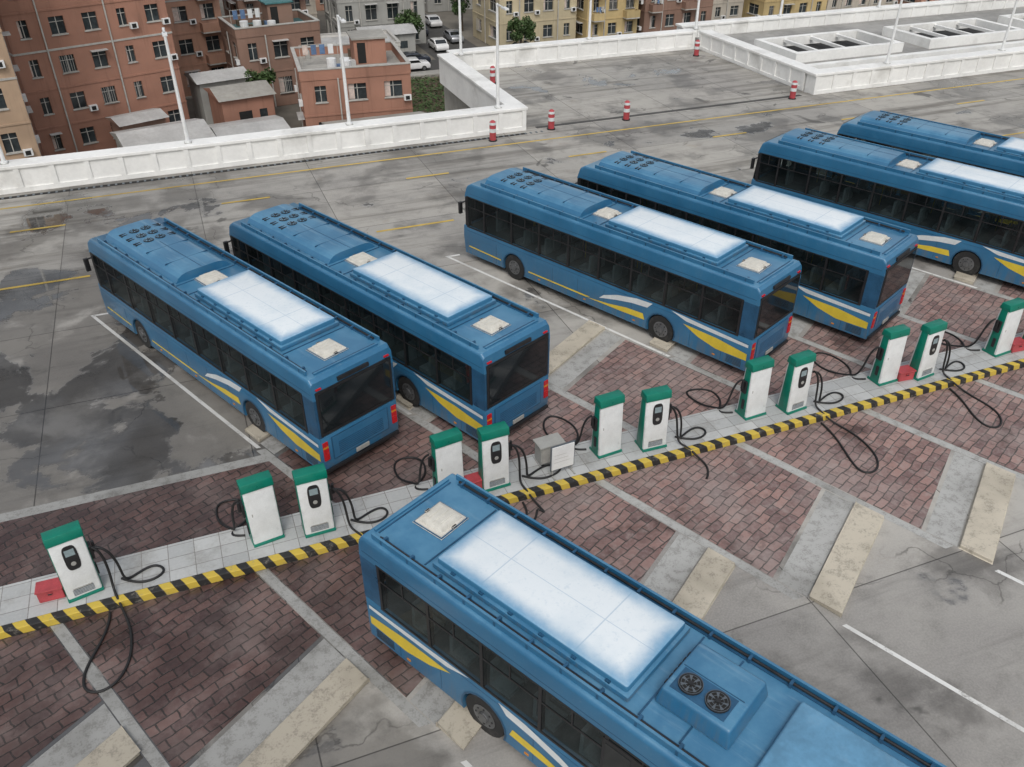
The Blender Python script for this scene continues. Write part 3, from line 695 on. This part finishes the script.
def building(name,x,y,rot,w,d,h,floors,bays,wall,zb=-12,roof='roofc',balc=0,seed=1,roofstuff=True,par=.8,ww=.5,wh=.45):
    rg=random.Random(seed); e=empty(name,(x,y,zb),R(rot))
    m=MB(); bd=max(1,int(d/3.4))
    facade(m,Vector((0,0,0)),Vector((1,0,0)),w,h,bays,floors,wall,rg,ww,wh,balc)
    facade(m,Vector((w,0,0)),Vector((0,1,0)),d,h,bd,floors,wall,rg,ww,wh)
    facade(m,Vector((w,d,0)),Vector((-1,0,0)),w,h,bays,floors,wall,rg,ww,wh)
    facade(m,Vector((0,d,0)),Vector((0,-1,0)),d,h,bd,floors,wall,rg,ww,wh)
    obj('walls_and_windows',m.mesh('f'),e)
    m=MB(); m.box(.1,.1,h-.3,w-.1,d-.1,h+.01,roof)
    t=.2
    m.box(-.05,-.05,h+.012,w+.05,t,h+par,wall); m.box(-.05,d-t,h+.012,w+.05,d+.05,h+par,wall); m.box(-.05,t+.002,h+.012,t,d-t-.002,h+par,wall); m.box(w-t,t+.002,h+.012,w+.05,d-t-.002,h+par,wall)
    for (a0,b0,a1,b1) in ((-.1,-.1,w+.1,t+.05),(-.1,d-t-.05,w+.1,d+.1),(-.1,t+.052,t+.05,d-t-.052),(w-t-.05,t+.052,w+.1,d-t-.052)): m.box(a0,b0,h+par+.002,a1,b1,h+par+.1,'frame')
    if roofstuff:
        hx,hy=w*rg.uniform(.45,.6),d*rg.uniform(.4,.55); m.box(hx,hy,h+.015,hx+w*.3,hy+d*.35,h+2.3,wall); m.box(hx-.2,hy-.2,h+2.302,hx+w*.3+.2,hy+d*.35+.2,h+2.45,roof)
        m.box(hx+.3,hy-.01,h+.1,hx+1.1,hy+.02,h+2.0,'dark')
        for q in range(3):
            px,py=rg.uniform(1,w-2),rg.uniform(.8,d*.35); m.cyl((px,py,h+.012),.45,1.1,'pole',n=12)
        for q in range(6):
            px,py=rg.uniform(.8,w-2),rg.uniform(.8,d-1.5); m.box(px,py,h+.012,px+rg.uniform(.4,1.4),py+rg.uniform(.4,1),h+rg.uniform(.2,.8),rg.choice(['grey_box','metalroof','cloth1','soil','frame']))
        m.box(.5,d*.5,h+.014,.55,d*.5+.05,h+2,'frame'); m.box(w*.4,d*.5,h+.014,w*.4+.05,d*.5+.05,h+2,'frame'); m.box(.5,d*.5,h+2.001,w*.4+.05,d*.5+.04,h+2.04,'frame')
        for q in range(4): m.box(.8+q*.8,d*.5+.01,h+1.1,1.3+q*.8,d*.5+.03,h+1.99,rg.choice(['cloth1','cloth2','pole']))
    obj('roof',m.mesh('r'),e)
    return e
building('apartment_building',-25,73.5,10,14.2,8,27,8,4,TAN,balc=1,seed=2)
building('apartment_building',-12.2,86.2,20,14.0,13,29,9,5,TERRA,seed=3,ww=.45)
building('apartment_building',-2.0,104.0,14,9.0,12,27,8,3,TERR2,seed=4,balc=1)
building('brown_flat_roof_building',11.0,81.2,-5,10.2,9.5,6.6,2,3,TERRA,seed=5)
building('teal_roof_building',7.2,97,8,9.0,7,7.5,2,3,BRN,roof='teal',seed=6)
building('apartment_building',9,110,8,8,8,12,4,3,BRN,seed=8,balc=1)
building('white_workshop_building',16.5,101,-3,9,7,4.6,1,3,WHT,roof='metalroof',seed=9,roofstuff=False,par=.3)
building('concrete_building',22.5,121,0,12,10,9,3,4,GRY,seed=10,wh=.65)
building('concrete_building',11,128,4,10,10,14,4,3,BEI,seed=11)
building('beige_apartment_building',42.5,113,2,11.5,10,17,5,4,YEL,seed=12)
building('ochre_apartment_building',55,112,2,8.0,10,19,6,3,YE2,seed=13,balc=1)
building('brown_apartment_building',64.5,113,2,11.5,10,14,4,4,BRN,seed=14,balc=1)
building('beige_apartment_building',78,117,2,6,10,12,4,2,BEI,seed=15)
building('ochre_apartment_building',85.5,114,2,12,10,13,4,4,YE2,seed=16)
building('beige_apartment_building',99,116,1,14,10,14,4,5,BEI,seed=17)
building('brown_apartment_building',115,113,1,12,10,14,4,4,TERR2,seed=18)
building('yellow_apartment_building',129,114,0,16,10,14,4,5,YEL,seed=19)
building('grey_apartment_building',41,142,0,14,12,14,4,4,GRY,seed=20)
building('terracotta_apartment_building',-8,130,5,16,12,22,6,5,TERR2,seed=21)
building('terracotta_apartment_building',-45,92,12,20,12,26,8,6,TERR2,seed=22)
building('terracotta_apartment_building',24,150,0,14,10,12,4,4,TERR2,seed=24)
def shed(x,y,rot,w,d,h,rise=.8,mat='metalroof',wall=GRY):
    e=empty('metal_roof_shed',(x,y,-12),R(rot)); m=MB()
    m.box(0,0,0,w,d,h,wall); m.box(w*.3,-.03,0,w*.55,.0-.001,h*.7,'dark'); m.box(w*.7,-.03,h*.4,w*.85,-.001,h*.7,'bglass'); obj('walls',m.mesh('s'),e)
    m=MB()
    m.poly([(-.3,-.4,h+.02),(w+.3,-.4,h+.02),(w+.3,d/2,h+rise),(-.3,d/2,h+rise)],mat); m.poly([(-.3,d/2,h+rise),(w+.3,d/2,h+rise),(w+.3,d+.4,h+.02),(-.3,d+.4,h+.02)],mat)
    m.poly([(-.3,-.4,h+.02),(-.3,d/2,h+rise),(-.3,d+.4,h+.02)],wall); m.poly([(w+.3,-.4,h+.02),(w+.3,d+.4,h+.02),(w+.3,d/2,h+rise)],wall)
    for i in range(int(w/.6)+1):
        x_=i*.6; m.poly([(x_,-.4,h+.07),(x_+.06,-.4,h+.07),(x_+.06,d/2,h+rise+.05),(x_,d/2,h+rise+.05)],mat)
    obj('roof',m.mesh('s'),e)
shed(-4.5,77,12,7,6,3.2); shed(3.2,79,8,6,5,2.6,.5); shed(-5,83.5,20,4,3,3.6,.4,'metalroof',BRN); shed(4,86,10,5,5,4.2,.7,'roofc',TERRA); shed(2.5,92,12,5,4,4.5,.6,'metalroof'); shed(24,114,0,7,4,3.0); shed(12.5,74.5,0,9,5,3.0,.6,'roofc')
# street
m=MB(); m.poly([(-60,106,-12.03),(160,106,-12.03),(160,111.6,-12.03),(-60,111.6,-12.03)],'asphalt'); m.poly([(33,111.6,-12.03),(40.5,111.6,-12.03),(40.5,190,-12.03),(33,190,-12.03)],'asphalt')
obj('street',m.mesh('street'))
m=MB(); m.box(-60,104.2,-12.04,160,105.99,-11.9,'roofc'); m.box(41,111.62,-12.04,160,112.4,-11.9,'roofc'); obj('pavement',m.mesh('pv'))
m=MB()
for i in range(30): m.poly([(-50+i*6,108.7,-12.025),(-47+i*6,108.7,-12.025),(-47+i*6,108.85,-12.025),(-50+i*6,108.85,-12.025)],'lwhite')
obj('street_marking',m.mesh('sm'))
def car(x,y,rz,paint):
    e=empty('parked_car',(x,y,-12.03),R(rz)); m=MB()
    prof=[(-2.15,.3),(-2.2,.7),(-2.05,.95),(-1.2,1.02),(-.7,1.42),(.9,1.45),(1.6,1.02),(2.1,.95),(2.2,.6),(2.15,.3)]
    m.prism(prof,-.88,.88,paint); obj('body',smooth(bevel(m.mesh('c'),.08,2,20)),e)
    m=MB()
    for sx in (-1,1):
        m.poly([(sx*.884,-1.0,1.04),(sx*.884,1.35,1.04),(sx*.884,.85,1.36),(sx*.884,-.65,1.36)],'glassd')
        for yy in (-1.35,1.35):
            m.cyl((.70 if sx>0 else -.92,yy,.32),.32,.22,'rubber','x',16); m.cyl((.92 if sx>0 else -.93,yy,.32),.18,.01,'hub','x',12)
    m.poly([(-.75,-1.17,1.06),(.75,-1.17,1.06),(.7,-.74,1.41),(-.7,-.74,1.41)],'glassd'); m.poly([(-.75,1.58,1.06),(.75,1.58,1.06),(.7,.96,1.43),(-.7,.96,1.43)],'glassd')
    obj('glass_and_wheels',m.mesh('c'),e)
car(28.6,107.4,88,'carw'); car(34.8,107,92,'cars'); car(38.5,121,0,'cars'); car(35.0,117,180,'carw'); car(35.2,127,178,'carb'); car(45,110.6,90,'carb'); car(23,110.4,90,'cars'); car(52,107.3,90,'carw'); car(38.8,132,0,'carw'); car(29.5,110.3,90,'carb')
def tree(x,y,h,r,z=-12,seed=0):
    rg=random.Random(seed); e=empty('tree',(x,y,z)); m=MB()
    m.cyl((0,0,0),.22,h*.55,'bark',n=8,r2=.12)
    cl=[]
    for i in range(9):
        a=rg.uniform(0,6.28); rr_=r*rg.uniform(.3,.8); c=Vector((rr_*math.cos(a),rr_*math.sin(a),h*rg.uniform(.5,.95))); cl.append(c)
        s=Vector((0,0,h*.45)); d=(c-s); side=Vector((-d.y,d.x,0)).normalized()*.06; upv=d.cross(side).normalized()*.06
        m.poly([s+side,s-side,c-side*.3,c+side*.3],'bark'); m.poly([s+upv,s-upv,c-upv*.3,c+upv*.3],'bark')
    obj('trunk',m.mesh('t'),e); m=MB()
    for c in cl:
        for i in range(240):
            v=Vector((rg.gauss(0,1),rg.gauss(0,1),rg.gauss(0,.75))); v=v.normalized()*r*.48*rg.random()**.4; p=c+v
            a=Vector((rg.uniform(-1,1),rg.uniform(-1,1),rg.uniform(-1,1))).normalized()*.17; b_=a.cross(Vector((rg.uniform(-1,1),rg.uniform(-1,1),1))).normalized()*.11
            m.poly([p-a,p-b_,p+a,p+b_],'leaf')
    obj('foliage',m.mesh('t'),e)
tree(44,109,5,1.6,seed=2); tree(31,117,5,1.8,seed=3); tree(8.5,94,5,1.6,seed=4); tree(41.8,127,6,2.0,seed=5); tree(18,97,4.5,1.5,seed=6); tree(31,128,7,2.4,seed=7)
e=empty('garden_bed'); m=MB(); m.box(23,84,-12.05,36,103,-11.95,'soil'); obj('soil',m.mesh('g'),e); m=MB(); rg=random.Random(5)
for i in range(5200):
    x=rg.uniform(23.3,35.7); y=84.5+int(rg.uniform(0,18))*1.0+rg.gauss(0,.24); z=-11.95+rg.uniform(0,.55); a=rg.uniform(0,6.28); s=rg.uniform(.12,.25)
    m.poly([(x-s*math.cos(a),y-s*math.sin(a),z-.05),(x+s*math.sin(a)*.6,y-s*math.cos(a)*.6,z+.1),(x+s*math.cos(a),y+s*math.sin(a),z+.05)],'leaf')
obj('plants',m.mesh('g'),e)

# ---------------------------------------------------------------- light & camera
world=bpy.data.worlds.new('World'); scene.world=world; world.use_nodes=True
nt=world.node_tree; bg=nt.nodes['Background']
sky=nt.nodes.new('ShaderNodeTexSky'); sky.sky_type='NISHITA'; sky.sun_disc=False; sky.sun_elevation=R(52); sky.sun_rotation=R(200); sky.dust_density=4; sky.air_density=1.5
hs=nt.nodes.new('ShaderNodeHueSaturation'); hs.inputs['Saturation'].default_value=.36
tc=nt.nodes.new('ShaderNodeTexCoord'); mp=nt.nodes.new('ShaderNodeMapping'); mp.inputs['Scale'].default_value=(1,1,2.2)
nz=nt.nodes.new('ShaderNodeTexNoise'); nz.inputs['Scale'].default_value=4.0; nz.inputs['Detail'].default_value=6; nz.inputs['Roughness'].default_value=.6; nz.inputs['Distortion'].default_value=.3
rp=nt.nodes.new('ShaderNodeMapRange'); rp.inputs[1].default_value=.40; rp.inputs[2].default_value=.62; rp.inputs[3].default_value=.35; rp.inputs[4].default_value=1.85
mx=nt.nodes.new('ShaderNodeMixRGB'); mx.blend_type='MULTIPLY'; mx.inputs[0].default_value=1
l=nt.links.new
l(sky.outputs[0],hs.inputs['Color']); l(tc.outputs['Generated'],mp.inputs[0]); l(mp.outputs[0],nz.inputs['Vector']); l(nz.outputs[0],rp.inputs[0]); l(hs.outputs[0],mx.inputs[1]); l(rp.outputs[0],mx.inputs[2]); l(mx.outputs[0],bg.inputs[0])
bg.inputs[1].default_value=.135
sd=bpy.data.lights.new('sun','SUN'); sd.energy=.9; sd.angle=R(20); sd.color=(1,.98,.95)
so=bpy.data.objects.new('sun',sd); col.objects.link(so)
az=R(200); d=Vector((math.sin(az)*math.cos(R(52)),math.cos(az)*math.cos(R(52)),math.sin(R(52))))
so.rotation_euler=d.to_track_quat('Z','Y').to_euler(); so.location=(0,0,60)
cd=bpy.data.cameras.new('camera'); co=bpy.data.objects.new('camera',cd); col.objects.link(co)
cd.sensor_width=36; cd.lens=845/1024*36; cd.clip_end=6000
co.location=(0,0,15); co.rotation_euler=(R(90-34.1),0,R(-21.4)); scene.camera=co
scene.view_settings.view_transform='Standard'; scene.view_settings.look='None'; scene.view_settings.exposure=0
